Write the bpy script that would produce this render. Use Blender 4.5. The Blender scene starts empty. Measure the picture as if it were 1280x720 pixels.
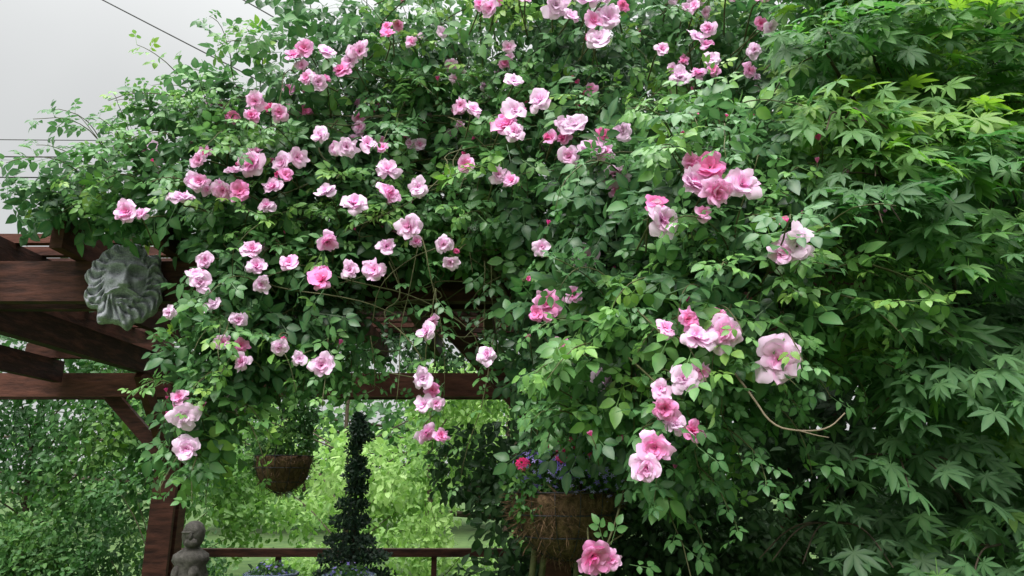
import bpy, math, random
import numpy as np
from mathutils import Vector, noise
rng=np.random.default_rng(7); random.seed(7)
sc=bpy.context.scene
def nrm(a): return a/np.maximum(np.linalg.norm(a,axis=-1,keepdims=True),1e-9)

# ---------------------------------------------------------------- mesh accumulator
class Acc:
    def __init__(s): s.V=[];s.F=[];s.T=[];s.M=[];s.n=0
    def add(s,V,F,T=None,M=None):
        V=np.asarray(V,float);F=np.asarray(F,int)
        s.V.append(V);s.F.append(F+s.n)
        s.T.append(np.zeros(len(V)) if T is None else np.broadcast_to(np.asarray(T,float),(len(V),)))
        s.M.append(np.zeros(len(V)) if M is None else np.broadcast_to(np.asarray(M,float),(len(V),)))
        s.n+=len(V)
    def inst(s,proto,mats,pos,tint):
        V,F,M=proto[:3]
        dT=proto[3] if len(proto)>3 else np.zeros(len(V))
        N=len(pos)
        if N==0:return
        W=np.einsum('nij,kj->nki',mats,V)+pos[:,None,:]
        FF=F[None]+(np.arange(N)*len(V))[:,None,None]
        s.add(W.reshape(-1,3),FF.reshape(-1,3),(tint[:,None]+dT[None]).reshape(-1),np.tile(M,N))
    def obj(s,name,mat,parent=None,smooth=True):
        V=np.concatenate(s.V);F=np.concatenate(s.F);T=np.concatenate(s.T);M=np.concatenate(s.M)
        me=bpy.data.meshes.new(name)
        me.vertices.add(len(V));me.vertices.foreach_set('co',V.astype(np.float32).ravel())
        me.loops.add(F.size);me.loops.foreach_set('vertex_index',F.astype(np.int32).ravel())
        me.polygons.add(len(F));me.polygons.foreach_set('loop_start',(np.arange(len(F))*3).astype(np.int32))
        me.polygons.foreach_set('use_smooth',np.full(len(F),smooth))
        for nm,A in (('tint',T),('mid',M)):
            at=me.attributes.new(nm,'FLOAT','POINT');at.data.foreach_set('value',A.astype(np.float32))
        me.update(calc_edges=True);me.validate()
        me.materials.append(mat)
        o=bpy.data.objects.new(name,me);sc.collection.objects.link(o)
        if parent:o.parent=parent
        return o
def empty(name):
    e=bpy.data.objects.new(name,None);sc.collection.objects.link(e);e.empty_display_size=.1;return e

def frames(d,n,scale):
    d=nrm(d);x=nrm(np.cross(d,n));z=np.cross(x,d)
    return np.stack([x,d,z],axis=-1)*scale[:,None,None]

def tube(acc,pts,r0,r1,sides=5,tint=.5):
    P=np.asarray(pts,float);n=len(P)
    T=nrm(np.gradient(P,axis=0));up=np.array([.3,.2,.93])
    A=nrm(np.cross(T,up));B=np.cross(T,A)
    R=np.linspace(r0,r1,n)
    a=np.arange(sides)*2*math.pi/sides
    V=P[:,None]+R[:,None,None]*(np.cos(a)[None,:,None]*A[:,None]+np.sin(a)[None,:,None]*B[:,None])
    F=[]
    for i in range(n-1):
        for j in range(sides):
            k=(j+1)%sides
            F+=[(i*sides+j,i*sides+k,(i+1)*sides+k),(i*sides+j,(i+1)*sides+k,(i+1)*sides+j)]
    V=V.reshape(-1,3);e=len(V);V=np.vstack([V,P[:1],P[-1:]])
    for j in range(sides):
        k=(j+1)%sides;F+=[(e,k,j),(e+1,(n-1)*sides+j,(n-1)*sides+k)]
    acc.add(V,F,tint)
def smoothpath(pts,n=8):
    P=np.asarray(pts,float)
    for _ in range(2):
        Q=[P[0]]
        for a,b in zip(P[:-1],P[1:]):Q+=[a*.75+b*.25,a*.25+b*.75]
        Q.append(P[-1]);P=np.array(Q)
    return P
def lathe(acc,prof,cx,cy,seg=32,tint=.5,wob=0,th=0):
    V=[];F=[]
    for i,(r,z) in enumerate(prof):
        for j in range(seg):
            a=2*math.pi*j/seg
            rr=r*(1+wob*noise.noise(Vector((math.cos(a)*2+cx*9,math.sin(a)*2,z*9))))
            V.append((cx+rr*math.cos(a),cy+rr*math.sin(a),z))
    for i in range(len(prof)-1):
        for j in range(seg):
            k=(j+1)%seg
            F+=[(i*seg+j,i*seg+k,(i+1)*seg+k),(i*seg+j,(i+1)*seg+k,(i+1)*seg+j)]
    acc.add(V,F,tint)
BOXF=[(0,2,1),(0,3,2),(4,5,6),(4,6,7),(0,1,5),(0,5,4),(1,2,6),(1,6,5),(2,3,7),(2,7,6),(3,0,4),(3,4,7)]
def box(acc,x0,x1,y0,y1,z0,z1,tint=None):
    b=[(x0,y0),(x1,y0),(x1,y1),(x0,y1)]
    acc.add([(x,y,z0) for x,y in b]+[(x,y,z1) for x,y in b],BOXF,random.random() if tint is None else tint)
def beam(acc,p,q,w,h,tint=None):
    p=np.array(p,float);q=np.array(q,float);d=nrm(q-p);s=nrm(np.cross(d,[0,0,1.0001]));u=np.cross(s,d)
    V=[]
    for e in (p,q):
        for a,b in((-1,-1),(1,-1),(1,1),(-1,1)):V.append(e+s*a*w/2+u*b*h/2)
    acc.add(V,BOXF,random.random() if tint is None else tint)

# ---------------------------------------------------------------- materials
def newmat(name):
    m=bpy.data.materials.new(name);m.use_nodes=True;nt=m.node_tree;nt.nodes.clear()
    return m,nt,nt.nodes.new,nt.links.new
def ramp(N,stops):
    r=N('ShaderNodeValToRGB');e=r.color_ramp.elements
    while len(e)>1:e.remove(e[0])
    e[0].position=stops[0][0];e[0].color=(*stops[0][1],1)
    for p,c in stops[1:]:
        x=e.new(p);x.color=(*c,1)
    return r
def leafmat(name,stops,vein=(.2,.3,.12),transl=.3,rough=.5,veinamt=.3,spec=.3,petal=False):
    m,nt,N,L=newmat(name)
    a=N('ShaderNodeAttribute');a.attribute_name='tint'
    b=N('ShaderNodeAttribute');b.attribute_name='mid'
    r=ramp(N,stops)
    nz=N('ShaderNodeTexNoise');nz.inputs['Scale'].default_value=35 if not petal else 90;nz.inputs['Detail'].default_value=3
    g=N('ShaderNodeNewGeometry')
    L(g.outputs['Position'],nz.inputs['Vector'])
    ma=N('ShaderNodeMath');ma.operation='MULTIPLY_ADD';ma.inputs[1].default_value=.3;L(nz.outputs['Fac'],ma.inputs[0])
    sb=N('ShaderNodeMath');sb.operation='SUBTRACT';sb.inputs[1].default_value=.15;L(a.outputs['Fac'],sb.inputs[0]);L(sb.outputs[0],ma.inputs[2])
    L(ma.outputs[0],r.inputs[0])
    mx=N('ShaderNodeMixRGB');mx.inputs[2].default_value=(*vein,1)
    mv=N('ShaderNodeMath');mv.operation='MULTIPLY';mv.inputs[1].default_value=veinamt;L(b.outputs['Fac'],mv.inputs[0])
    L(mv.outputs[0],mx.inputs[0]);L(r.outputs[0],mx.inputs[1])
    bk=N('ShaderNodeMixRGB');bk.inputs[2].default_value=(.14,.21,.13,1) if not petal else (.93,.64,.86,1)
    bm=N('ShaderNodeMath');bm.operation='MULTIPLY';bm.inputs[1].default_value=.3;L(g.outputs['Backfacing'],bm.inputs[0])
    L(bm.outputs[0],bk.inputs[0]);L(mx.outputs[0],bk.inputs[1])
    p=N('ShaderNodeBsdfPrincipled');p.inputs['Roughness'].default_value=rough;p.inputs['Specular IOR Level'].default_value=spec
    L(bk.outputs[0],p.inputs['Base Color'])
    t=N('ShaderNodeBsdfTranslucent')
    hs=N('ShaderNodeHueSaturation');hs.inputs['Saturation'].default_value=1.15 if not petal else .9;hs.inputs['Value'].default_value=1.5 if not petal else 1.05
    L(bk.outputs[0],hs.inputs['Color']);L(hs.outputs[0],t.inputs['Color'])
    ms=N('ShaderNodeMixShader');ms.inputs[0].default_value=transl;L(p.outputs[0],ms.inputs[1]);L(t.outputs[0],ms.inputs[2])
    o=N('ShaderNodeOutputMaterial');L(ms.outputs[0],o.inputs[0])
    return m
def solidmat(name,c1,c2,scale=(6,6,6),rough=.7,bump=.3,detail=6,spec=.3,nscale=1,metal=0,use_tint=0.):
    m,nt,N,L=newmat(name)
    tc=N('ShaderNodeTexCoord');mp=N('ShaderNodeMapping');mp.inputs['Scale'].default_value=scale
    L(tc.outputs['Object'],mp.inputs[0])
    nz=N('ShaderNodeTexNoise');nz.inputs['Scale'].default_value=nscale;nz.inputs['Detail'].default_value=detail;nz.inputs['Roughness'].default_value=.65
    L(mp.outputs[0],nz.inputs['Vector'])
    a=N('ShaderNodeAttribute');a.attribute_name='tint'
    ma=N('ShaderNodeMath');ma.operation='MULTIPLY_ADD';ma.inputs[1].default_value=use_tint;L(a.outputs['Fac'],ma.inputs[0]);
    sb=N('ShaderNodeMath');sb.operation='SUBTRACT';sb.inputs[1].default_value=use_tint*.5;L(nz.outputs['Fac'],sb.inputs[0]);L(sb.outputs[0],ma.inputs[2])
    r=ramp(N,[(.3,c1),(.7,c2)]);L(ma.outputs[0],r.inputs[0])
    p=N('ShaderNodeBsdfPrincipled');p.inputs['Roughness'].default_value=rough;p.inputs['Specular IOR Level'].default_value=spec;p.inputs['Metallic'].default_value=metal
    L(r.outputs[0],p.inputs['Base Color'])
    bp=N('ShaderNodeBump');bp.inputs['Strength'].default_value=bump;bp.inputs['Distance'].default_value=.01
    L(nz.outputs['Fac'],bp.inputs['Height']);L(bp.outputs[0],p.inputs['Normal'])
    o=N('ShaderNodeOutputMaterial');L(p.outputs[0],o.inputs[0])
    return m
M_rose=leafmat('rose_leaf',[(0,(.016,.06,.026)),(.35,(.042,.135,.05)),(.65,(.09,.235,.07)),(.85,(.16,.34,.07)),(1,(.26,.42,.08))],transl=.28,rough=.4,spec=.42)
M_petal=leafmat('rose_petal',[(0,(.95,.72,.92)),(.3,(.94,.52,.82)),(.6,(.94,.22,.62)),(1,(.90,.04,.38))],vein=(.97,.85,.94),veinamt=.12,transl=.3,rough=.75,spec=.1,petal=True)
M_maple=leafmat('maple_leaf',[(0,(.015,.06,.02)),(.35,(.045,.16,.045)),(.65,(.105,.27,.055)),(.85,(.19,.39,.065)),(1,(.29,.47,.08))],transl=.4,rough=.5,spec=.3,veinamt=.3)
M_hedge=leafmat('hedge_leaf',[(0,(.02,.06,.02)),(.5,(.05,.14,.035)),(1,(.13,.25,.05))],transl=.3,veinamt=0)
M_bright=leafmat('bright_leaf',[(0,(.10,.22,.05)),(.5,(.26,.42,.12)),(1,(.45,.6,.26))],transl=.45,veinamt=0)
M_dark=leafmat('dark_leaf',[(0,(.01,.03,.014)),(.5,(.022,.07,.026)),(1,(.05,.125,.04))],transl=.2,veinamt=.2)
M_conif=leafmat('conifer_leaf',[(0,(.01,.03,.018)),(.5,(.02,.05,.028)),(1,(.045,.09,.04))],transl=.1,veinamt=0)
M_lobelia=leafmat('lobelia_petal',[(0,(.16,.1,.6)),(.5,(.32,.25,.8)),(1,(.5,.4,.85))],transl=.2,veinamt=0)
M_geran=leafmat('geranium_petal',[(0,(.5,.01,.08)),(.5,(.65,.02,.16)),(1,(.8,.08,.3))],transl=.2,veinamt=0)
M_wood=solidmat('stained_wood',(.024,.011,.009),(.11,.042,.029),scale=(6,6,30),rough=.65,bump=.5,use_tint=.35,spec=.15)
M_bark=solidmat('bark',(.03,.022,.016),(.10,.075,.05),scale=(30,30,8),rough=.9,bump=.8)
M_cane=solidmat('cane',(.05,.045,.02),(.12,.13,.05),scale=(40,40,40),rough=.6)
M_dead=solidmat('dead_twig',(.16,.12,.08),(.3,.24,.17),scale=(60,60,60),rough=.8)
M_stone=solidmat('grey_stone',(.20,.205,.235),(.50,.51,.56),scale=(20,20,20),rough=.9,bump=.4)
M_stone2=solidmat('weathered_stone',(.05,.045,.04),(.17,.155,.14),scale=(28,28,28),rough=.9,bump=.8)
M_coir=solidmat('coir',(.03,.017,.009),(.20,.12,.065),scale=(50,50,22),rough=1,bump=1.5)
M_metal=solidmat('black_metal',(.015,.015,.017),(.04,.04,.045),scale=(30,30,30),rough=.5)
M_glaze=solidmat('blue_glaze',(.06,.09,.16),(.16,.2,.3),scale=(10,10,10),rough=.15,bump=.05,spec=.6)
M_grass=solidmat('grass_ground',(.025,.06,.015),(.08,.13,.035),scale=(1,1,1),nscale=3,rough=1,bump=.6)
M_wire=solidmat('cable',(.03,.03,.03),(.05,.05,.05))

# ---------------------------------------------------------------- leaf prototypes
def leaflet(L=1.,W=.32,fold=.14,droop=.22,ox=0,oy=0,ang=0,rows=(.18,.45,.75),wf=(.66,1.,.7)):
    V=[(0,0,0)];M=[1.]
    for s,w in zip(rows,wf):
        for t in(-1,0,1):
            V.append((t*w*W,s*L,abs(t)*fold*w*L*.8-droop*s*s*L));M.append(1. if t==0 else 0.)
    V.append((0,L,-droop*L));M.append(.5)
    F=[(0,2,1),(0,3,2)]
    n=len(rows)
    for i in range(n-1):
        a=1+3*i;b=a+3
        F+=[(a,a+1,b+1),(a,b+1,b),(a+1,a+2,b+2),(a+1,b+2,b+1)]
    a=1+3*(n-1);t=len(V)-1
    F+=[(a,a+1,t),(a+1,a+2,t)]
    V=np.array(V);c,s=math.cos(ang),math.sin(ang)
    V=np.stack([V[:,0]*c-V[:,1]*s+ox,V[:,0]*s+V[:,1]*c+oy,V[:,2]],1)
    return V,np.array(F),np.array(M)
def join(parts):
    V=[];F=[];M=[];n=0
    for v,f,m in parts:
        V.append(v);F.append(f+n);M.append(m);n+=len(v)
    return np.vstack(V),np.vstack(F),np.concatenate(M)
def strip(p,q,w):
    p=np.array(p,float);q=np.array(q,float)
    return np.array([p-[w,0,0],p+[w,0,0],q+[w,0,0],q-[w,0,0]]),np.array([(0,1,2),(0,2,3)]),np.ones(4)
def compound(seed):
    r=random.Random(seed)
    P=[strip((0,0,0),(0,.70,-.03),.009)]
    P.append(leaflet(.38*r.uniform(.9,1.1),.128,ox=0,oy=.68,ang=r.uniform(-.25,.25),droop=r.uniform(.1,.4)))
    prs=((.60,.32),(.30,.26)) if seed%4 else ((.5,.35),)
    for y,l in prs:
        for sgn in(-1,1):
            v,f,m=leaflet(l*r.uniform(.85,1.1),.126*l/.33,ox=sgn*.03,oy=y+r.uniform(-.03,.03),ang=-sgn*r.uniform(1.0,1.45),droop=r.uniform(.1,.45))
            P.append((v,f,m))
    V,F,M=join(P)
    V[:,2]-=.2*V[:,1]**2+.15*np.abs(V[:,0])
    return V,F,M
COMP=[compound(i) for i in range(6)]
def maple(seed):
    r=random.Random(seed)
    angs=[-128,-84,-42,0,42,84,128];lens=[.38,.68,.92,1.0,.92,.68,.38]
    V=[(0,0,0)];M=[1.]
    def pt(a,l,w=0,z=0):
        a=math.radians(a);return (math.sin(a)*l+math.cos(a)*w,math.cos(a)*l-math.sin(a)*w,z)
    F=[]
    for i,(a,l) in enumerate(zip(angs,lens)):
        a+=r.uniform(-4,4);l*=r.uniform(.92,1.06);w=.14*l+.01
        sl=pt(a-21,.3,0,.03);sr=pt(a+21,.3,0,.03)
        b=len(V)
        V+=[sl,sr,pt(a,.55*l,0,0),pt(a,.5*l,-w,.035),pt(a,.5*l,w,.035),pt(a,.78*l,-w*.62,.02),pt(a,.78*l,w*.62,.02),pt(a,l)]
        M+=[0,0,1,0,0,0,0,.5]
        F+=[(0,b+3,b),(0,b+2,b+3),(0,b+4,b+2),(0,b+1,b+4),(b+2,b+5,b+3),(b+2,b+7,b+5),(b+2,b+6,b+7),(b+2,b+4,b+6)]
    V=np.array(V);V[:,2]-=.28*(V[:,0]**2+V[:,1]**2)
    v2,f2,m2=strip((0,-.55,.1),(0,0,0),.012)
    return join([(V,np.array(F)[:,::-1],np.array(M)),(v2,f2,m2)])
MAP=[maple(i) for i in range(4)]
SIMPLE=leaflet(1,.3,rows=(.25,.65),wf=(.8,.85),fold=.15,droop=.2)
TINY=(np.array([(0,0,0),(-.28,.45,.06),(.28,.45,.06),(0,1,-.1)]),np.array([(0,2,1),(1,2,3)]),np.zeros(4))
FIB=(np.array([(0,0,0),(-.03,.5,.1),(.03,.5,.1),(0,1,-.1)]),np.array([(0,2,1),(1,2,3)]),np.zeros(4))

def rand3(n): return rng.normal(size=(n,3))
def ell_points(e,n,shell=.62,gap=None,gs=3.,full=False):
    c=np.array(e[:3]);R=np.array(e[3:6])
    d=nrm(rand3(n));u=rng.random(n)
    r=np.where(rng.random(n)<.8,shell+(1-shell)*np.sqrt(u),u**(1/3)*shell)
    q=r.copy()
    nz=np.array([noise.noise(Vector(c+dd*R)*4.)for dd in d])
    r=r*(1+.35*nz)
    P=c+d*R*r[:,None]
    if gap is not None:
        g=np.array([noise.noise(Vector(p)*gs+Vector((9,3,1))) for p in P])
        k=g>gap;P=P[k];d=d[k];q=q[k]
    out=nrm(d/R)
    return (P,out,q) if full else (P,out)
def scatter(acc,protos,P,out,size,tint,bias=(0,-.45,.6),down=.5,jit=.65):
    n=len(P)
    nn=nrm(out*.5+np.array(bias)+rand3(n)*jit)
    dd=nrm(out*.5+rand3(n)*.8+np.array([0,-.1,-down]))
    M=frames(dd,nn,size)
    idx=rng.integers(len(protos),size=n)
    for i,p in enumerate(protos):
        k=idx==i;acc.inst(p,M[k],P[k],tint[k])

# ================================================================ CLIMBING ROSE
# parts of the frame the plant has been pruned away from (plaque, arch opening, basket)
def pruned(P,strand=False):
    P=np.atleast_2d(P);x,y,z=P.T
    b=(x<-1.24)&(z>2.02)&(z<2.50)&(y<3.2)
    b|=(x<-1.40)&(z<2.56)&(y<3.2)
    b|=(x<-1.36)&(z<2.1)
    b|=(x<.36)&(x>-.16)&(z<1.60)&(y<3.0)
    b|=(x<-1.08)&(z>3.3)&(rng.random(len(P))<.85)
    if not strand:
        b|=(x>-.64)&(x<.05)&(z<2.42)&(y<3.6)&(rng.random(len(P))<.97)
    return b
rose=empty('climbing_rose')
ROSE=Acc();CANE=Acc()
E=[(-1.26,3.0,3.0,.37,.35,.33,560),(-.86,3.1,3.28,.5,.5,.46,950),(-.16,3.1,3.45,.62,.5,.45,1000),(.53,3.0,3.45,.57,.5,.48,900),
(1.07,2.9,3.35,.45,.5,.42,650),(-1.245,2.9,2.6,.38,.3,.32,620),(-.79,3.0,2.72,.42,.35,.36,800),(-.79,2.85,2.2,.4,.25,.28,620),
(-1.1,2.8,2.15,.19,.2,.39,420),(-1.17,2.75,1.8,.12,.15,.26,130),(-1.70,2.95,2.72,.28,.2,.11,200),(-.305,3.1,2.92,.44,.4,.4,800),
(.2,2.8,2.6,.4,.4,.4,850),(.18,2.72,2.05,.27,.28,.34,520),(.51,2.45,2.32,.36,.38,.37,800),(.475,2.25,1.88,.26,.28,.27,430),
(.38,2.3,1.64,.22,.25,.15,200),(-.285,3.0,2.56,.25,.22,.13,220),(-.525,2.95,2.45,.2,.22,.2,260),(.735,2.15,2.38,.27,.25,.22,330),
(.67,2.0,2.0,.19,.18,.14,120),(.0,2.85,1.85,.13,.12,.36,160),(-2.05,2.98,2.70,.22,.18,.07,90),
(0,4.1,3.0,1.7,1.0,.3,1000),(-2.5,4.6,2.9,.9,.9,.2,260),(-.6,5.9,2.75,1.9,.45,.36,1500),(-.6,4.9,2.85,1.6,.7,.16,800)]
for e in E:
    P,o,q=ell_points(e,int(e[6]*1.0),gap=-.17,gs=6,full=True)
    k=(P[:,1]>1.3)&~pruned(P);P=P[k];o=o[k];q=q[k]
    n=len(P)
    cl=np.array([noise.noise(Vector(p)*2.3) for p in P])
    t=np.clip(.37+.38*cl+rng.normal(size=n)*.17+.08*(P[:,0]>.35)+(q-.85)*.9-.35*(e[1]>3.8),0,1)  # inner leaves and roof clumps tinted darker as painted shade; outer leaves paler new growth
    sz=rng.uniform(.11,.175,n)
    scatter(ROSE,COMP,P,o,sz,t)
def shoot(p,d,L,droop,tint,leaf=.11,nseg=9,r=.003,skip=0,strand=False):
    p=np.array(p,float);d=nrm(np.array(d,float));pts=[p.copy()]
    seg=L/nseg;pos=[];dr=[]
    for i in range(nseg):
        d=nrm(d+np.array([0,0,-droop/nseg])+rng.normal(size=3)*.09)
        p=p+d*seg
        if pruned(p,strand)[0]:break
        pts.append(p.copy())
        if i>=skip:
            s=nrm(np.cross(d,[0,.3,1]))*(1 if i%2 else -1)
            pos.append(p.copy());dr.append(nrm(s*.9+d*.5+rng.normal(size=3)*.3+[0,-.25,0]))
    if len(pos)<2:return
    tube(CANE,pts,r,r*.4,4)
    pos=np.array(pos);dr=np.array(dr);n=len(pos)
    nn=nrm(np.array([0,-.5,.7])+rng.normal(size=(n,3))*.4)
    M=frames(dr,nn,leaf*1.2*np.linspace(1.05,.6,n)*rng.uniform(.85,1.1,n))
    for i in range(n):
        ROSE.inst(COMP[rng.integers(6)],M[i:i+1],pos[i:i+1],np.array([np.clip(tint+rng.normal()*.08+.12*i/n,0,1)]))
for k in range(330):
    e=E[rng.integers(21)]
    d=nrm(rng.normal(size=3));d[1]=-abs(d[1])*.8;d=nrm(d)
    if d[2]<-.5 and rng.random()<.5:d[2]*=-1
    p=np.array(e[:3])+d*np.array(e[3:6])*.95
    shoot(p,d+np.array([0,-.2,.35]),rng.uniform(.18,.42),rng.uniform(.8,2.2),rng.uniform(.35,.8),leaf=rng.uniform(.08,.12))
for (x,z) in [(-1.5,3.1),(-1.45,3.2),(-1.3,3.25),(-1.6,2.75),(-1.85,2.7),(-1.7,2.7),(-1.6,2.95),(-1.55,2.85),(-1.4,3.1),(-1.2,3.3),(-1.8,2.75)]:
    for q in range(2):
        shoot((x+rng.normal()*.05,2.9,z-.08),(-.8+rng.normal()*.3,-.1,.5+rng.normal()*.3),rng.uniform(.2,.38),rng.uniform(.6,1.4),rng.uniform(.35,.8),leaf=.095)
for (x,y,z,L) in [(-1.2,2.75,2.0,.5),(-1.1,2.75,1.95,.35),(-1.22,2.8,2.1,.55),(-1.15,2.72,1.75,.4),(-1.05,2.75,1.9,.3),(-.98,2.8,2.0,.35),(-.9,2.8,2.05,.3),(-.75,2.8,2.0,.25),(-.6,2.8,2.05,.25),
 (-.34,2.65,2.4,.75),(-.30,2.62,2.2,.6),(.03,2.8,2.2,.75),(.1,2.6,2.0,.4),(.15,2.6,1.9,.3),(.2,2.45,1.85,.25),(.3,2.3,1.8,.2),(.42,2.15,1.8,.35),(.48,2.1,1.75,.3),(.4,2.2,1.65,.2),(.5,2.0,1.9,.35),(.6,1.95,2.0,.3),(-.08,2.8,2.35,.5),
 (-1.26,2.85,2.0,.35),(.0,3.0,2.0,.8)]:
    for q in range(2):
        shoot((x+rng.normal()*.03,y+rng.normal()*.04,z),(rng.normal()*.2,-.1,-.6),L*rng.uniform(.8,1.15),1.5,rng.uniform(.35,.65),leaf=.09,nseg=11,strand=True)
for k in range(26):
    shoot((rng.uniform(-.7,1.3),2.75,rng.uniform(3.1,3.6)),(rng.normal()*.7,-.3,.6),rng.uniform(.3,.5),rng.uniform(1,2),rng.uniform(.75,.92),leaf=.1)
for k in range(50):
    shoot((rng.uniform(.45,1.05),rng.uniform(1.95,2.3),rng.uniform(1.75,2.65)),(rng.uniform(-.1,1),-.5,.3),rng.uniform(.15,.32),rng.uniform(1,2.4),rng.uniform(.5,.85),leaf=.1)
for k in range(5):
    a=rng.uniform(0,6.28);s=np.array([.27+.06*math.cos(a),2.13,1.27+.05*math.sin(a)])
    M=frames(nrm(np.array([[math.cos(a),-.2,math.sin(a)*.6]])),nrm(np.array([[0,-.7,.6]])),np.array([.085]));ROSE.inst(COMP[k],M,s[None],np.array([.65]))
tube(CANE,smoothpath([(.4,2.4,1.65),(.36,2.3,1.5),(.3,2.2,1.36),(.25,2.14,1.28)]),.004,.003,5)
for k in range(120):
    x=rng.uniform(-.95,1.);z=rng.uniform(2.3,3.2);y=rng.uniform(2.65,3.2)
    pts=[(x,y,z)]
    for i in range(5):
        a=pts[-1];pts.append((max(-1.15,a[0]+rng.normal()*.16),a[1]-rng.uniform(-.05,.07),a[2]-rng.uniform(-.03,.16)))
    tube(CANE,smoothpath(pts),.0035,.002,5)
for x0,x1 in((.26,-.9),(.12,.5),(.3,-.2),(.08,-.5)):
    tube(CANE,smoothpath([(x0,3.15,0),(x0-.04,3.1,.8),(x0+.05,3.1,1.5),(x0-.02,2.95,2.1),((x0+x1)/2,2.95,2.6),(x1,3.0,3.1)]),.016,.008,7)
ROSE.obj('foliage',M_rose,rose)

# blooms -----------------------------------------------------------
def petal(L,phi0,theta,rs,base_r,li,hot=0):
    S=[0,.25,.5,.75,.93,1.];Wd=[.16,.52,.82,1.,.92,.7];T=[-1,-.6,-.2,.2,.6,1]
    nT=len(T)
    ph=rs.uniform(0,6);am=rs.uniform(.07,.19);V=[];M=[];D=[]
    er=np.array([math.cos(theta),math.sin(theta),0]);et=np.array([-math.sin(theta),math.cos(theta),0]);ez=np.array([0,0,1.])
    r=base_r;h=0;ps=0;w0=L*rs.uniform(.36,.52);lean=rs.uniform(-.22,.22);cv=rs.uniform(-.12,.08)
    notch=rs.uniform(-.02,.12)
    for i,s in enumerate(S):
        phi=phi0*(.4+.75*s)+ (rs.uniform(0,.9) if s>.9 else 0)
        ds=(s-ps)*L;ps=s;r+=ds*math.sin(phi);h+=ds*math.cos(phi)
        for t in T:
            back=.16*t*t*s*L+notch*(1-abs(t))*s**4*L
            cup=.2*w0*Wd[i]*t*t*(1-.7*s)
            ruf=am*math.sin(4.2*t*math.pi+ph)*s*s*L
            p=er*(r-back*math.sin(phi)-cup*math.cos(phi)+ruf*math.cos(phi))+et*(w0*Wd[i]*t+lean*s*L)+ez*(h-back*math.cos(phi)+cup*math.sin(phi)-ruf*math.sin(phi))
            V.append(p);M.append(1-s);D.append(.09*li-.34*s+.16+hot+cv)
    F=[]
    for i in range(5):
        for j in range(nT-1):
            a=i*nT+j;F+=[(a,a+1,a+nT+1),(a,a+nT+1,a+nT)]
    return np.array(V),np.array(F),np.array(M),np.array(D)
def rosebloom(seed):
    rs=random.Random(seed);V=[];F=[];M=[];D=[];n=0
    lay=[(6,1.0,92,.06),(6,.93,80,.06),(6,.82,68,.05),(5,.66,56,.05),(4,.5,42,.04),(3,.38,25,.03)]
    if seed%3==0: lay=[(6,1.0,94,.05),(5,.95,84,.06),(5,.8,72,.06),(4,.56,58,.05),(3,.36,45,.03)]
    for li,(c,L,ph,br) in enumerate(lay):
        o=rs.uniform(0,6)
        for k in range(c):
            if rs.random()<.1:continue
            v,f,m,d=petal(L*rs.uniform(.68,1.15),math.radians(ph+rs.uniform(-32,18)),o+k*2*math.pi/c+rs.uniform(-.4,.4),rs,br,li)
            v[:,2]+=.04*li
            V.append(v);F.append(f+n);M.append(m);D.append(d);n+=len(v)
    V=np.vstack(V);V[:,2]-=.2
    return V,np.vstack(F),np.concatenate(M),np.concatenate(D)
BL=[rosebloom(i) for i in range(16)]
def bud(seed):
    rs=random.Random(seed);V=[];F=[];M=[];D=[];n=0
    for k in range(5):
        v,f,m,d=petal(1.,math.radians(rs.uniform(8,20)),k*1.257,rs,.1,3,.3)
        V.append(v*[.8,.8,1]);F.append(f+n);M.append(m);D.append(d);n+=len(v)
    return np.vstack(V),np.vstack(F),np.concatenate(M),np.concatenate(D)
BUD=[bud(i) for i in range(3)]
d255="""-.50,3.22,6.5,9;-.87,3.13,9.5,6;-.82,3.14,8,8;-.73,3.12,8,4;-.68,3.07,9,7;-.61,3.15,10,5;-.65,3.12,8,4;-1.0,2.92,9.5,6;-1.005,2.85,8,7;-.9,2.87,8,5;-.75,2.98,8,4;-.8,3.01,7,5;-.73,2.76,8,3;-.63,2.72,9.5,4;-.55,2.735,9,6;-.88,2.67,9,5;-.815,2.68,8,5;-.99,2.66,12,6;-.91,2.57,10,4;-1.02,2.54,9,9;-1.09,2.55,9,6;-1.2,2.58,9,4;-1.21,2.49,11,3;-1.165,2.57,8,5;-1.18,2.66,7,4;-.7,2.54,9,3;-.58,2.48,10,4;-.47,2.62,10,4;-.457,2.52,10,5;-.354,2.56,8,3;-.38,2.395,10.5,5;-1.41,2.44,10,5;-1.37,2.445,7,4;-.68,2.34,10.5,6;-.81,2.26,9,6;-.69,2.19,11,7;-.505,2.24,11,6;-.59,2.23,8,4;-.46,2.32,8,3;-.95,2.31,9,5;-.93,2.245,8,5;-1.13,2.28,8,5;-.91,2.18,7.5,4;-1.12,2.18,10,4;-1.08,2.11,7.5,4;-1.14,2.21,7,3;-.3,2.0,8,4;-.25,2.33,7,3;-.225,2.26,7,3;-.31,1.84,9,3;-.31,1.75,8,4;-.26,1.75,5.5,6;-.295,1.65,8,6;-.95,1.895,8,5;-1.02,1.965,7,5;-.81,1.94,7.5,2;-.75,1.91,7,2;-.665,1.88,10,3;-1.22,2.07,6,3;-1.13,1.71,10.5,3;-1.12,1.6,10,3;-1.155,1.775,6.5,7;-.98,2.05,6.5,4;-.93,2.5,7,5;-1.0,2.72,7,7;-1.05,2.62,7,4;-.85,2.6,6.5,8"""
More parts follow.
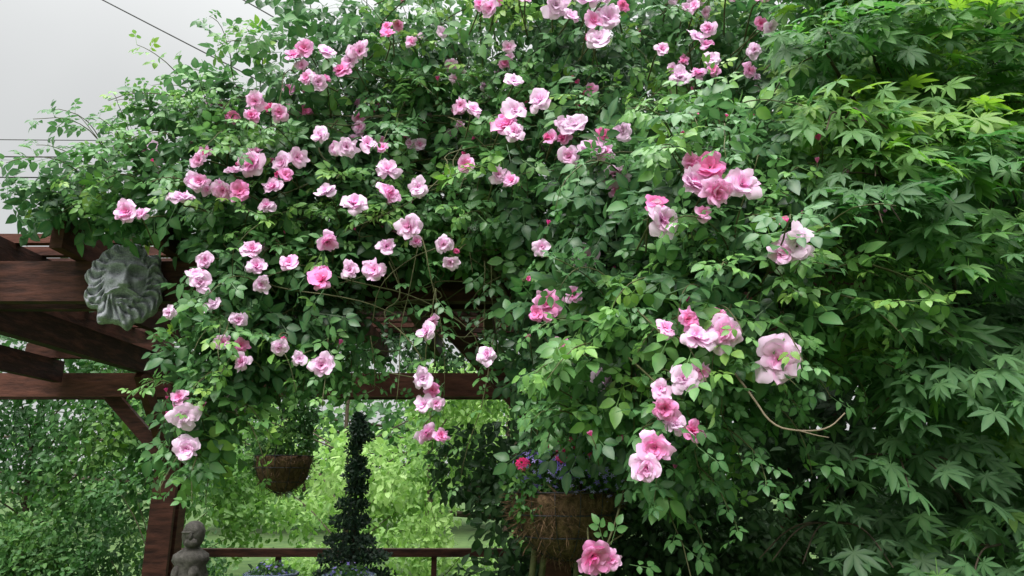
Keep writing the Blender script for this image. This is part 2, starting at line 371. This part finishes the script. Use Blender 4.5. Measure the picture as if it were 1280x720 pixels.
d235=""".162,3.21,12.5,1;.29,3.22,12.5,3;.37,3.2,11.5,3;.3,3.13,9,7;.32,3.06,11,2;-.08,3.19,8.5,5;-.12,3.21,6,7;.05,3.24,6,7;.006,2.89,7.7,1;-.14,2.79,8,3;.1,2.8,10,2;.01,2.78,10,5;-.02,2.72,11.6,5;.01,2.68,8.7,5;.22,2.71,12,2;.175,2.715,7,3;-.163,2.56,7.5,5;-.05,2.53,8,4;.113,2.65,5.5,9;.28,2.61,12,4;.357,2.52,12,3;.2,2.59,9.5,4;.315,2.59,8.5,5;.39,2.685,8.5,3;.103,2.27,6.7,5;.247,2.225,11.5,3;.05,2.15,4.5,9;.122,2.065,12.5,6;.169,1.915,9,6;.304,1.8,11.5,2;-.08,1.885,8,4;.29,1.63,5,9;.61,2.91,8.5,2;.69,3.09,8,3;.83,3.26,7,7;.92,3.22,7,8;.72,2.97,7,3;.88,3.0,7,4;.64,2.73,5,9;.73,3.11,6.5,5;.95,3.1,6,3;.34,3.27,9,4;.22,3.16,8,3;.68,3.2,6,5;.55,3.02,6,6"""
d18=""".53,2.305,10.5,9;.485,2.26,9.5,5;.533,2.22,9.5,7;.607,2.25,10,4;.4,2.16,11,3;.69,2.15,5.5,9;.73,2.075,11.5,3;.695,2.06,7.5,5;.44,1.885,7,9;.457,1.84,9,4;.53,1.85,11.5,5;.66,1.785,12.5,4;.425,1.74,8.5,3;.372,1.665,8,8;.395,1.63,7,3;.34,1.57,9.5,6;.32,1.525,9,4"""
BLO=Acc();STEM=Acc()
def bloom(x,y,z,dm,h,stem=True):
    ax=nrm(np.array([rng.normal()*.4+ -x*.2,-1,.0+rng.normal()*.4]))
    sp=rng.uniform(0,6.28);t=nrm(np.cross(ax,[math.cos(sp),.2,math.sin(sp)]));b=np.cross(ax,t)
    isb=dm<6 and h>=8
    M=np.stack([t*rng.uniform(.88,1.08),b,ax*rng.uniform(.75,1.2)],-1)*dm*.0052
    pr=BL[rng.integers(len(BL))] if not isb else BUD[rng.integers(3)]
    tt=h*.13-.44+rng.normal()*.1
    BLO.inst(pr,M[None],np.array([[x,y,z]]),np.array([tt]))
    if stem:
        p=np.array([x,y,z]);q=p-ax*.03
        tube(STEM,smoothpath([p,q,q+[0,.06,.03],q+[rng.normal()*.03,.2,.03+rng.normal()*.04]]),.0035,.003,4)
for s,y in((d255,2.48),(d235,2.29),(d18,1.74)):
    for t in s.split(';'):
        a=[float(v) for v in t.split(',')]
        bloom(a[0],y+rng.normal()*.02,a[1],a[2],a[3])
        if rng.random()<.4:
            q=rng.uniform(0,6.28);bloom(a[0]+.05*math.cos(q),y+.03,a[1]+.05*math.sin(q),rng.uniform(5,7),rng.uniform(5,10))
bloom(.226,2.1,1.29,13,8);bloom(.277,2.12,1.28,8,7)
for k in range(80):
    e=E[[0,1,1,2,2,3,3,4,5,6,8,11,12,14,2,3,19][rng.integers(17)]];d=nrm(rng.normal(size=3)*[1,.4,1]+[0,-.7,0])
    p=np.array(e[:3])+d*np.array(e[3:6])*1.12
    if pruned(p)[0] or (p[0]<-1.0 and p[2]>3.15):continue
    hh=rng.uniform(3,10)
    for q in range(rng.integers(1,4)):
        bloom(*(p+rng.normal(size=3)*.035),rng.uniform(4.5,7),hh+rng.normal())
for k in range(150):
    e=E[rng.integers(20)];d=nrm(rng.normal(size=3)*[1,.4,1]+[0,-.7,.1])
    p=np.array(e[:3])+d*np.array(e[3:6])*1.15
    if pruned(p)[0] or (p[0]<-1.0 and p[2]>3.15):continue
    ax=nrm(np.array([rng.normal()*.4,-.3,1]));t=nrm(np.cross(ax,[0,1,.1]));b=np.cross(ax,t)
    BLO.inst(BUD[rng.integers(3)],(np.stack([t,b,ax],-1)*rng.uniform(.012,.024))[None],p[None],np.array([.45+rng.normal()*.15]))
    tube(STEM,[p,p-ax*.03,p-ax*.07+[0,.05,-.02]],.002,.002,4)
BLO.obj('blooms',M_petal,rose);STEM.obj('stems',M_cane,rose);CANE.obj('canes',M_cane,rose)

A=Acc()
tube(A,smoothpath([(.57,1.85,1.78),(.605,1.8,1.70),(.64,1.78,1.625),(.70,1.76,1.61),(.77,1.76,1.615),(.815,1.76,1.655)]),.0035,.0015,5)
tube(A,smoothpath([(.70,1.76,1.612),(.73,1.74,1.60),(.76,1.74,1.595)]),.002,.001,4)
A.obj('dead_twig',M_dead,rose)
A=Acc()
tube(A,smoothpath([(-1.2,2.8,3.05),(-1.335,2.8,3.115),(-1.45,2.8,3.12),(-1.545,2.8,3.135),(-1.68,2.8,3.14),(-1.77,2.8,3.10)]),.0035,.0015,5)
A.obj('bare_shoot',M_bark,rose)

# ================================================================ PERGOLA
perg=empty('pergola')
W=Acc()
box(W,-3.6,2.3,3.14,3.2,2.28,2.47);box(W,-3.6,2.3,3.30,3.35,2.28,2.47)
box(W,-4.6,2.3,5.42,5.47,2.10,2.28);box(W,-4.6,2.3,5.59,5.64,2.10,2.28)
x=-3.4
while x<2.2:
    box(W,x,x+.055,2.95,6.0,2.473,2.61);x+=.46
y=3.3
while y<5.9:
    box(W,-3.7,2.3,y,y+.045,2.613,2.66);y+=.2
W.obj('roof_beams',M_wood,perg,False)
W=Acc()
box(W,-2.62,-2.45,5.473,5.587,0,2.10,.5);box(W,-2.62,-2.45,5.38,5.415,.0,2.3,.4)
box(W,.12,.25,3.205,3.295,0,2.28,.4);box(W,-3.5,-3.36,3.205,3.295,0,2.28)
box(W,2.0,2.14,3.205,3.295,0,2.28);box(W,2.0,2.14,5.473,5.587,0,2.1)
W.obj('posts',M_wood,perg,False)
W=Acc()
box(W,-2.58,-2.51,3.36,5.37,2.2,2.36)
box(W,-3.46,-3.4,3.36,5.37,2.2,2.36)
beam(W,(.12,3.25,1.75),(-.36,3.25,2.27),.05,.1);beam(W,(.25,3.25,1.75),(.7,3.25,2.27),.05,.1)
beam(W,(-2.45,5.53,1.65),(-1.95,5.53,2.12),.05,.1);beam(W,(-2.62,5.53,1.65),(-3.1,5.53,2.12),.05,.1)
beam(W,(-2.54,5.38,1.65),(-2.54,4.85,2.2),.05,.1)
box(W,-3.6,-2.66,5.2,5.26,2.36,2.47)
W.obj('braces',M_wood,perg,False)
W=Acc()
box(W,-2.6,2.0,5.98,6.07,.90,.96);box(W,-2.6,2.0,6.0,6.05,.25,.31)
x=-2.5
while x<1.95:
    box(W,x,x+.04,6.01,6.045,.31,.90);x+=.62
box(W,2.0,2.1,5.98,6.08,0,1.0);box(W,-2.7,-2.6,5.98,6.08,0,.96)
W.obj('wooden_railing',M_wood,None,False)

# ================================================================ GREEN MAN MASK
def g(x,c,s): return math.exp(-((x-c)/s)**2)
def maskh(X,Y):
    r=math.hypot(X,Y);th=math.atan2(Y,X)
    x=X/1.22;y=Y/1.16            # the face fills most of the plaque
    rf=math.sqrt((x/.52)**2+((y-.08)/.66)**2)
    h=.30*math.sqrt(max(0,1-min(1,r/1.25)**2))
    h+=.30*math.sqrt(max(0,1-min(1,rf)**2))
    out=min(1,max(0,(rf-.85)/.2))
    if y<-.3:out=max(out,min(1,(-.3-y)/.15)*(1 if abs(x)>.2 or y<-.52 else .2))
    sw=math.sin(11*th+4*math.sin(4.2*r+2*abs(x))+2*r)
    sw2=math.sin(19*th-5*r+2*math.sin(5*th))
    h+=out*(.12*abs(sw)**.7*1.5+.06*sw2)
    ny=max(0,min(1,(.34-y)/.4)) if y>-.16 else max(0,1-(-.16-y)/.07)
    h+=.32*g(x,0,.075+.05*ny)*ny
    h+=.09*(g(x,.1,.05)+g(x,-.1,.05))*g(y,-.12,.06)
    ax=abs(x)
    h+=.20*g(y,.36-.22*(ax-.2)**2*3+.12*(ax-.12),.065)*g(x,0,.42)*(1-.6*g(x,0,.04))
    h+=.04*math.sin(y*60)*g(y,.55,.09)*g(x,0,.25)
    h-=.32*(g(ax,.21,.12))*g(y,.20,.085)
    h+=.15*g(ax,.21,.06)*g(y,.20,.04)
    h+=.10*g(ax,.3,.11)*g(y,0,.1)
    my=-.24-.55*max(0,ax-.08)**1.3
    h+=.17*g(y,my,.06)*g(ax,.2,.2)*(1+.35*math.sin(60*(y-my)))
    h-=.26*g(y,-.35,.04)*g(x,0,.15)
    h+=.11*g(y,-.43,.035)*g(x,0,.1)
    return h
MA=Acc();NA,NR=220,84;V=[(0,0,maskh(0,0))];F=[]
for i in range(1,NR+1):
    for j in range(NA):
        th=2*math.pi*j/NA
        Ro=1.0+.09*abs(math.sin(5.5*th+.4))+.05*math.sin(9*th+1)+.03*math.sin(17*th)
        r=i/NR*Ro;x=r*math.cos(th);y=r*math.sin(th)*1.08
        h=maskh(x,y)
        if i/NR>.93:h*=max(0,(1-i/NR)/.07)**.5
        V.append((x,y,h))
for j in range(NA):
    F.append((0,1+j,1+(j+1)%NA))
for i in range(NR-1):
    for j in range(NA):
        k=(j+1)%NA;a=1+i*NA;b=a+NA
        F+=[(a+j,b+j,b+k),(a+j,b+k,a+k)]
V=np.array(V)
e=len(V);V=np.vstack([V,[[0,0,-.06]]])
a=1+(NR-1)*NA
for j in range(NA):F.append((e,a+(j+1)%NA,a+j))
MA.add(V,F)
mk=MA.obj('green_man_face_plaque',M_stone)
mk.scale=(.15,.168,.16)
mk.rotation_euler=(math.radians(88),0,math.radians(24));mk.location=(-1.73,3.08,2.335)

# ================================================================ HANGING BASKET
def basket_prof(R,D,zt,n=9):
    return [(R*math.sin(max(.02,a)),zt-D*math.cos(a)) for a in np.linspace(0.02,math.pi/2,n)]+[(R*.93,zt-.01),(R*.8,zt-.03),(.001,zt-.03)]
def fibres(acc,bx,by,bz,R,D,n):
    a=np.arccos(rng.random(n));t=rng.uniform(0,6.283,n)
    o=np.stack([np.sin(a)*np.cos(t),np.sin(a)*np.sin(t),-np.cos(a)],1)
    P=np.array([bx,by,bz])+o*np.array([R,R,D])*1.01
    d=nrm(rand3(n)*[1,1,.6]+o*.25+[0,0,-.3])
    acc.inst(FIB,frames(d,nrm(o+rand3(n)*.2),rng.uniform(.03,.07,n)),P,rng.random(n))
hb=empty('hanging_basket')
bx,by,bz=-1.37,4.4,1.63
A=Acc();lathe(A,basket_prof(.165,.21,bz,12),bx,by,40,wob=.1);fibres(A,bx,by,bz,.165,.21,900);A.obj('coir_liner',M_coir,hb)
A=Acc()
for zz,rr in((bz,.172),(bz-.07,.165),(bz-.15,.125)):
    tube(A,[(bx+rr*math.cos(t),by+rr*math.sin(t),zz) for t in np.linspace(0,6.283,33)],.003,.003,5)
for k in range(12):
    t=k*math.pi/6
    tube(A,[(bx+.174*math.sin(a)*math.cos(t),by+.174*math.sin(a)*math.sin(t),bz-.218*math.cos(a)) for a in np.linspace(.02,1.57,9)],.002,.002,4)
for k in range(3):
    t=k*2.094+.5
    tube(A,[(bx+.17*math.cos(t),by+.17*math.sin(t),bz),(bx,by,bz+.5)],.003,.003,4)
tube(A,[(bx,by,bz+.5),(bx,by,2.5)],.003,.003,4)
A.obj('chains',M_metal,hb)
A=Acc();P,o=ell_points((bx,by,bz+.07,.19,.19,.14),700);scatter(A,[SIMPLE],P,o,rng.uniform(.02,.045,len(P)),rng.uniform(.2,.9,len(P)))
P,o=ell_points((bx+.08,by,bz+.3,.13,.12,.2),500);scatter(A,[SIMPLE],P,o,rng.uniform(.02,.05,len(P)),rng.uniform(.1,.6,len(P)))
P,o=ell_points((bx-.15,by,bz+.02,.07,.1,.16),220);scatter(A,[SIMPLE],P,o,rng.uniform(.02,.04,len(P)),rng.uniform(.3,.9,len(P)))
A.obj('trailing_plant',M_hedge,hb)

fb=empty('flower_basket')
bx,by,bz=.2,2.86,1.45
A=Acc();lathe(A,basket_prof(.2,.24,bz,12),bx,by,40,wob=.1);fibres(A,bx,by,bz,.2,.24,2200);A.obj('coir_liner',M_coir,fb)
A=Acc()
for zz,rr in((bz,.209),(bz-.08,.203),(bz-.16,.160)):
    tube(A,[(bx+rr*math.cos(t),by+rr*math.sin(t),zz) for t in np.linspace(0,6.283,33)],.003,.003,5)
for k in range(14):
    t=k*math.pi/7
    tube(A,[(bx+.21*math.sin(a)*math.cos(t),by+.21*math.sin(a)*math.sin(t),bz-.25*math.cos(a)) for a in np.linspace(.02,1.57,9)],.002,.002,4)
tube(A,smoothpath([(.19,3.2,2.15),(.17,3.15,2.2),(.16,3.0,2.22),(.16,2.93,2.15),(.165,2.9,2.0),(.17,2.88,1.8)]),.006,.005,6)
for k in range(3):
    t=k*2.094+.5
    tube(A,[(bx+.2*math.cos(t),by+.2*math.sin(t),bz),(.17,2.88,1.82)],.002,.002,4)
A.obj('wire_frame',M_metal,fb)
A=Acc();P,o=ell_points((bx,by,bz+.05,.22,.2,.09),800);scatter(A,[SIMPLE],P,o,rng.uniform(.02,.04,len(P)),rng.uniform(.2,.9,len(P)))
P,o=ell_points((bx-.12,by-.12,bz-.02,.1,.08,.09),200);scatter(A,[SIMPLE],P,o,rng.uniform(.02,.035,len(P)),rng.uniform(.2,.9,len(P)));A.obj('basket_plants',M_hedge,fb)
def floret(n=5):
    V=[(0,0,0)];F=[]
    for k in range(n):
        t=k*2*math.pi/n;b=len(V)
        V+=[(.5*math.cos(t-.4),.5*math.sin(t-.4),.1),(math.cos(t),math.sin(t),.12),(.5*math.cos(t+.4),.5*math.sin(t+.4),.1)]
        F+=[(0,b,b+1),(0,b+1,b+2)]
    return np.array(V),np.array(F),np.zeros(len(V))
FL=floret()
def florets(acc,e,n,s):
    P,o=ell_points(e,n,shell=.9);k=(P[:,1]<e[1]+.05);P=P[k];o=o[k];n=len(P)
    d=nrm(np.cross(o,rand3(n)));M=frames(d,nrm(o+[0,-.4,.2]),rng.uniform(.7,1.2,n)*s);acc.inst(FL,M,P,rng.random(n))
A=Acc();florets(A,(bx+.04,by-.08,bz+.09,.25,.23,.11),520,.013);A.obj('lobelia_flowers',M_lobelia,fb)
A=Acc()
for c in((-.04,-.2,.17),(.03,-.2,.18),(-.16,-.2,.1),(-.02,-.25,.13),(.1,-.24,.14)):
    florets(A,(bx+c[0],by+c[1],bz+c[2],.03,.03,.025),30,.014)
A.obj('geranium_flowers',M_geran,fb)

# ================================================================ CONIFER
con=empty('dwarf_conifer')
A=Acc();cx,cy=-1.06,5.0
tube(A,[(cx,cy,.0),(cx+.01,cy,.8),(cx,cy,1.86)],.03,.006,7);A.obj('trunk',M_bark,con)
A=Acc()
for z,r in[(1.90,.03),(1.84,.06),(1.78,.08),(1.70,.05),(1.6,.06),(1.52,.085),(1.43,.075),(1.33,.10),(1.22,.14),(1.1,.18),(1.0,.24),(.88,.28),(.74,.3),(.6,.3),(.45,.3)]:
    P,o=ell_points((cx+rng.normal()*.015,cy,z,r,r,.045),int(500*r/.12)+80,shell=.5)
    scatter(A,[TINY],P,o,rng.uniform(.02,.04,len(P)),rng.uniform(0,.8,len(P)),down=-.4)
A.obj('needles',M_conif,con)

# ================================================================ STONE FIGURE
st=Acc();cx,cy=-1.95,4.6
lathe(st,[(.001,0),(.16,0),(.16,.06),(.12,.09),(.1,.14),(.1,.5),(.13,.54),(.13,.58),(.07,.6),(.085,.72),(.105,.85),(.1,.93),(.085,.99),(.105,1.02),(.1,1.055),(.055,1.085),(.042,1.1),(.055,1.12),(.066,1.155),(.068,1.19),(.055,1.225),(.03,1.245),(.001,1.25)],cx,cy,36,wob=.12)
def blob(acc,c,R,seg=12):
    V=[];F=[]
    for i in range(seg+1):
        a=math.pi*i/seg
        for j in range(seg):
            b=2*math.pi*j/seg;V.append((c[0]+R[0]*math.sin(a)*math.cos(b),c[1]+R[1]*math.sin(a)*math.sin(b),c[2]+R[2]*math.cos(a)))
    for i in range(seg):
        for j in range(seg):
            k=(j+1)%seg;F+=[(i*seg+j,(i+1)*seg+j,(i+1)*seg+k),(i*seg+j,(i+1)*seg+k,i*seg+k)]
    acc.add(V,F,.5)
blob(st,(cx+.012,cy-.068,1.16),(.012,.018,.022));blob(st,(cx-.012,cy-.062,1.185),(.04,.012,.008))
blob(st,(cx+.01,cy-.05,1.125),(.04,.03,.03));blob(st,(cx+.05,cy-.06,.95),(.03,.05,.05));blob(st,(cx-.05,cy-.06,.95),(.03,.05,.05))
st.obj('stone_garden_statue',M_stone2)

# ================================================================ GLAZED POTS ON TABLE
def pot(x,y,z,r):
    e=empty('glazed_flower_pot')
    A=Acc();lathe(A,[(.001,z-.26),(r*.6,z-.26),(r*.78,z-.16),(r*.9,z-.05),(r*.92,z-.02),(r,z-.015),(r*1.02,z),(r*.95,z+.004),(r*.88,z-.02),(.001,z-.03)],x,y,40)
    A.obj('pot',M_glaze,e)
    A=Acc();P,oo=ell_points((x,y,z+.0,r*.8,r*.8,.05),260);scatter(A,[SIMPLE],P,oo,rng.uniform(.02,.04,len(P)),rng.random(len(P)));A.obj('plant',M_hedge,e)
    A=Acc();florets(A,(x,y,z+.02,r*.8,r*.8,.05),50,.01);A.obj('flowers',M_lobelia,e)
pot(-1.36,4.3,.985,.15);pot(-.92,4.3,.975,.15)
W=Acc();
for k in range(5):box(W,-1.7,-.6,4.02+k*.115,4.02+k*.115+.105,.69,.715)
for x_ in(-1.65,-.69):
    for y_ in(4.05,4.52):box(W,x_,x_+.05,y_,y_+.05,0,.688)
W.obj('garden_table',M_wood,None,False)

# ================================================================ JAPANESE MAPLE
mp=empty('japanese_maple')
A=Acc()
tube(A,smoothpath([(2.3,3.7,-.05),(2.25,3.65,.6),(2.35,3.6,1.2),(2.2,3.5,1.9),(2.3,3.4,2.6),(2.2,3.3,3.6)]),.11,.03,9)
ML=Acc()
tiers=[]
z=.7
while z<4.3:
    for q in range(3):
        y=rng.uniform(1.9,3.8)
        xmin=.50*y
        x=xmin+rng.uniform(.1,1.3)
        tiers.append((x,y,z+rng.uniform(-.08,.08),rng.uniform(.3,.5),rng.uniform(.3,.45),.08))
    z+=.17
tiers+=[(1.2,2.1,2.95,.3,.3,.08),(1.1,2.2,2.7,.28,.3,.08),(1.35,2.1,2.6,.3,.3,.08),(1.12,2.0,2.42,.26,.3,.07),(1.3,2.0,2.2,.3,.3,.08),(1.1,2.1,2.0,.25,.25,.07),(1.3,2.05,1.8,.3,.3,.07),(1.15,2.2,1.6,.3,.3,.08),(1.0,2.3,1.4,.3,.3,.07),(1.35,2.1,1.35,.3,.3,.07),(1.2,2.3,1.15,.3,.3,.07),(1.3,2.3,3.3,.4,.3,.1),(1.5,2.1,3.0,.3,.3,.08),
(1.0,2.0,2.85,.25,.25,.07),(.98,1.9,2.55,.2,.2,.06),(1.0,1.85,2.25,.2,.2,.06)]
for e in tiers:
    n=int(520*e[3]*e[4]/.12*.38)
    d=rng.normal(size=(n,2));d/=np.linalg.norm(d,axis=1)[:,None];r=np.sqrt(rng.random(n))
    X=e[0]+d[:,0]*e[3]*r;Y=e[1]+d[:,1]*e[4]*r
    Z=e[2]-.28*r*r*e[3]*1.3+rng.normal(size=n)*e[5]*.6
    P=np.stack([X,Y,Z],1);k=(P[:,0]>P[:,1]*.41+.02)&(P[:,1]>1.4);P=P[k];n=len(P);d=d[k]
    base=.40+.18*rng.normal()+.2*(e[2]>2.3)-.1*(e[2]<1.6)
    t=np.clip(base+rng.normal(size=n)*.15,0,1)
    dirs=nrm(np.stack([d[:,0],d[:,1]-.6,np.full(n,-.7)],1)+rand3(n)*.45)
    nn=nrm(np.array([-.15,-.65,.8])+rand3(n)*.35)
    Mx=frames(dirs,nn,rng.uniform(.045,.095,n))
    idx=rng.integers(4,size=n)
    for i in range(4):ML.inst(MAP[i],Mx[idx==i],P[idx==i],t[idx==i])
    c=np.array([e[0],e[1],e[2]-.03])
    b=np.array([2.25,3.55,max(.5,e[2]-.4)])
    tube(A,smoothpath([b,(b+c)/2+[0,0,.12],c]),.014,.004,5)
    for q in range(4):
        a=rng.uniform(0,6.28);tube(A,smoothpath([c,c+[math.cos(a)*e[3]*.5,math.sin(a)*e[4]*.5,0],c+[math.cos(a)*e[3]*.9,math.sin(a)*e[4]*.9,-.1]]),.004,.0015,4)
A.obj('trunk_and_limbs',M_bark,mp);ML.obj('foliage',M_maple,mp)

# ================================================================ BACKGROUND PLANTING
def tree(name,x,y,h,crown,mat,n,ls,tr=.1,tint=(.5,.25),proto=SIMPLE,gap=-.1,gs=1.3):
    e=empty(name);A=Acc()
    tube(A,smoothpath([(x,y,-.05),(x+.1,y,h*.3),(x-.05,y+.05,h*.6),(x,y,h*.85)]),tr,tr*.3,8)
    B=Acc()
    tot=sum(c[3]*c[5] for c in crown)
    for c in crown:
        tube(A,smoothpath([(x,y,max(.3,min(h*.7,c[2]-.8))),((x+c[0])/2,(y+c[1])/2,c[2]-.3),c[:3]]),tr*.22,tr*.08,6)
        P,o=ell_points(c,int(n*c[3]*c[5]/tot),gap=gap,gs=gs)
        cl=np.array([noise.noise(Vector(p)*1.1) for p in P])
        t=np.clip(tint[0]+.6*cl+rng.normal(size=len(P))*tint[1]*.5,0,1)
        scatter(B,[proto],P,o,rng.uniform(.7,1.3,len(P))*ls,t)
    A.obj('trunk',M_bark,e);B.obj('crown',mat,e)
def crowns(x0,x1,y0,y1,z0,z1,n,r):
    return [(rng.uniform(x0,x1),rng.uniform(y0,y1),rng.uniform(z0,z1),r*rng.uniform(.8,1.3),r*.8,r*rng.uniform(.6,.9)) for _ in range(n)]
tree('hedge_shrub',-5.2,7.9,2.6,crowns(-7.8,-3.3,7,8,.3,3.0,20,.75),M_hedge,23000,.075,tr=.05)
tree('hedge_shrub',-3.3,7.1,1.4,crowns(-4.6,-2.9,6.6,7.2,.3,1.6,9,.4),M_hedge,8000,.055,tr=.03,tint=(.35,.2))
tree('garden_tree',-2.5,11,3.6,crowns(-6,-.5,10.3,12.5,.8,2.8,13,.85),M_bright,15000,.12,tr=.06,gap=-.05)
tree('garden_tree',-1.0,9,2.6,crowns(-1.6,.4,8.5,9.5,.4,2.6,8,.6),M_bright,8000,.08,tr=.04,tint=(.3,.2))
tree('garden_tree',-4.2,9,2.6,crowns(-4.5,-2.8,8.5,9.5,.4,2.2,7,.6),M_bright,7000,.08,tr=.04,tint=(.2,.2))
tree('garden_shrub',-1.8,8,1.0,crowns(-3.2,-.4,7.3,8.2,.1,.9,9,.4),M_bright,6000,.06,tr=.03,tint=(.25,.2))
tree('ivy_shrub',.2,3.9,1.8,crowns(-.15,1.5,3.6,4.3,.3,1.9,22,.38),M_dark,15000,.06,proto=SIMPLE,gap=-.3)
tree('laurel_shrub',2.2,5,4.2,crowns(1.0,4.5,4.2,5.5,.3,4.8,26,.75),M_dark,24000,.11,gap=-.3,tint=(.55,.25))
tree('garden_tree',4.5,7.5,6,crowns(1.6,8,6.5,9,2.5,6.5,16,1.1),M_hedge,16000,.14,gap=-.25)
tree('distant_tree_line',0,22,5,crowns(-24,24,20,25,1,3.2,30,2.6),M_hedge,22000,.3,tr=.3)

# ================================================================ GROUND
bpy.ops.mesh.primitive_plane_add(size=400,location=(0,100,0));gr=bpy.context.object;gr.name='ground';gr.data.materials.append(M_grass)
A=Acc()
def wire(p,q,sag,r=.012):
    p=np.array(p,float);q=np.array(q,float)
    tube(A,[p+(q-p)*t-np.array([0,0,sag*4*t*(1-t)]) for t in np.linspace(0,1,16)],r,r,5)
wire((-14.2,12,14.0),(2.0,12,5.1),.05,.013);wire((-9,12,12.9),(4,12,4.9),.05,.013)
wire((-24,14,8.35),(6,14,8.2),.12,.015);wire((-24,14,7.85),(6,14,7.75),.12,.015);wire((-24,14,8.8),(6,14,8.6),.15,.01)
A.obj('power_line',M_wire)

# ================================================================ LIGHT
w=bpy.data.worlds.new("World");sc.world=w;w.use_nodes=True;nt=w.node_tree;N=nt.nodes.new;L=nt.links.new
bg=nt.nodes['Background'];bg.inputs['Strength'].default_value=.1
sky=N('ShaderNodeTexSky');sky.sky_type='NISHITA';sky.sun_disc=False
sky.sun_elevation=math.radians(50);sky.sun_rotation=math.radians(200);sky.dust_density=4
tc=N('ShaderNodeTexCoord');sx=N('ShaderNodeSeparateXYZ');L(tc.outputs['Generated'],sx.inputs[0])
pw=N('ShaderNodeMath');pw.operation='POWER';pw.inputs[1].default_value=6.;
mxx=N('ShaderNodeMath');mxx.operation='MAXIMUM';mxx.inputs[1].default_value=0;L(sx.outputs['Z'],mxx.inputs[0]);L(mxx.outputs[0],pw.inputs[0])
mr=N('ShaderNodeMapRange');mr.inputs['From Min'].default_value=0;mr.inputs['From Max'].default_value=1;mr.inputs['To Min'].default_value=6.9;mr.inputs['To Max'].default_value=85
L(pw.outputs[0],mr.inputs['Value'])
nz=N('ShaderNodeTexNoise');nz.inputs['Scale'].default_value=2.2;nz.inputs['Detail'].default_value=4;L(tc.outputs['Generated'],nz.inputs['Vector'])
mr2=N('ShaderNodeMapRange');mr2.inputs['To Min'].default_value=.85;mr2.inputs['To Max'].default_value=1.15;L(nz.outputs['Fac'],mr2.inputs['Value'])
mm=N('ShaderNodeMath');mm.operation='MULTIPLY';L(mr.outputs[0],mm.inputs[0]);L(mr2.outputs[0],mm.inputs[1])
cm=N('ShaderNodeVectorMath');cm.operation='SCALE';cm.inputs[0].default_value=(.98,1.,1.0);L(mm.outputs[0],cm.inputs['Scale'])
mx=N('ShaderNodeMixRGB');mx.inputs[0].default_value=.95;L(sky.outputs[0],mx.inputs[1]);L(cm.outputs[0],mx.inputs[2])
L(mx.outputs[0],bg.inputs['Color'])
s=bpy.data.lights.new('sun','SUN');s.energy=4.5;s.angle=math.radians(30);s.color=(1,.98,.96)
so=bpy.data.objects.new('sun',s);sc.collection.objects.link(so)
el=math.radians(50);az=math.radians(200)
dv=Vector((math.sin(az)*math.cos(el),math.cos(az)*math.cos(el),math.sin(el)))
so.rotation_euler=dv.to_track_quat('Z','Y').to_euler()
cam=bpy.data.cameras.new('camera');co=bpy.data.objects.new('camera',cam);sc.collection.objects.link(co);sc.camera=co
cam.lens=25;cam.sensor_width=36;cam.clip_end=1000;cam.clip_start=.05
co.location=(0,0,1.5);co.rotation_euler=(math.radians(105),0,0)
sc.view_settings.view_transform='Standard';sc.view_settings.look='None';sc.view_settings.exposure=0
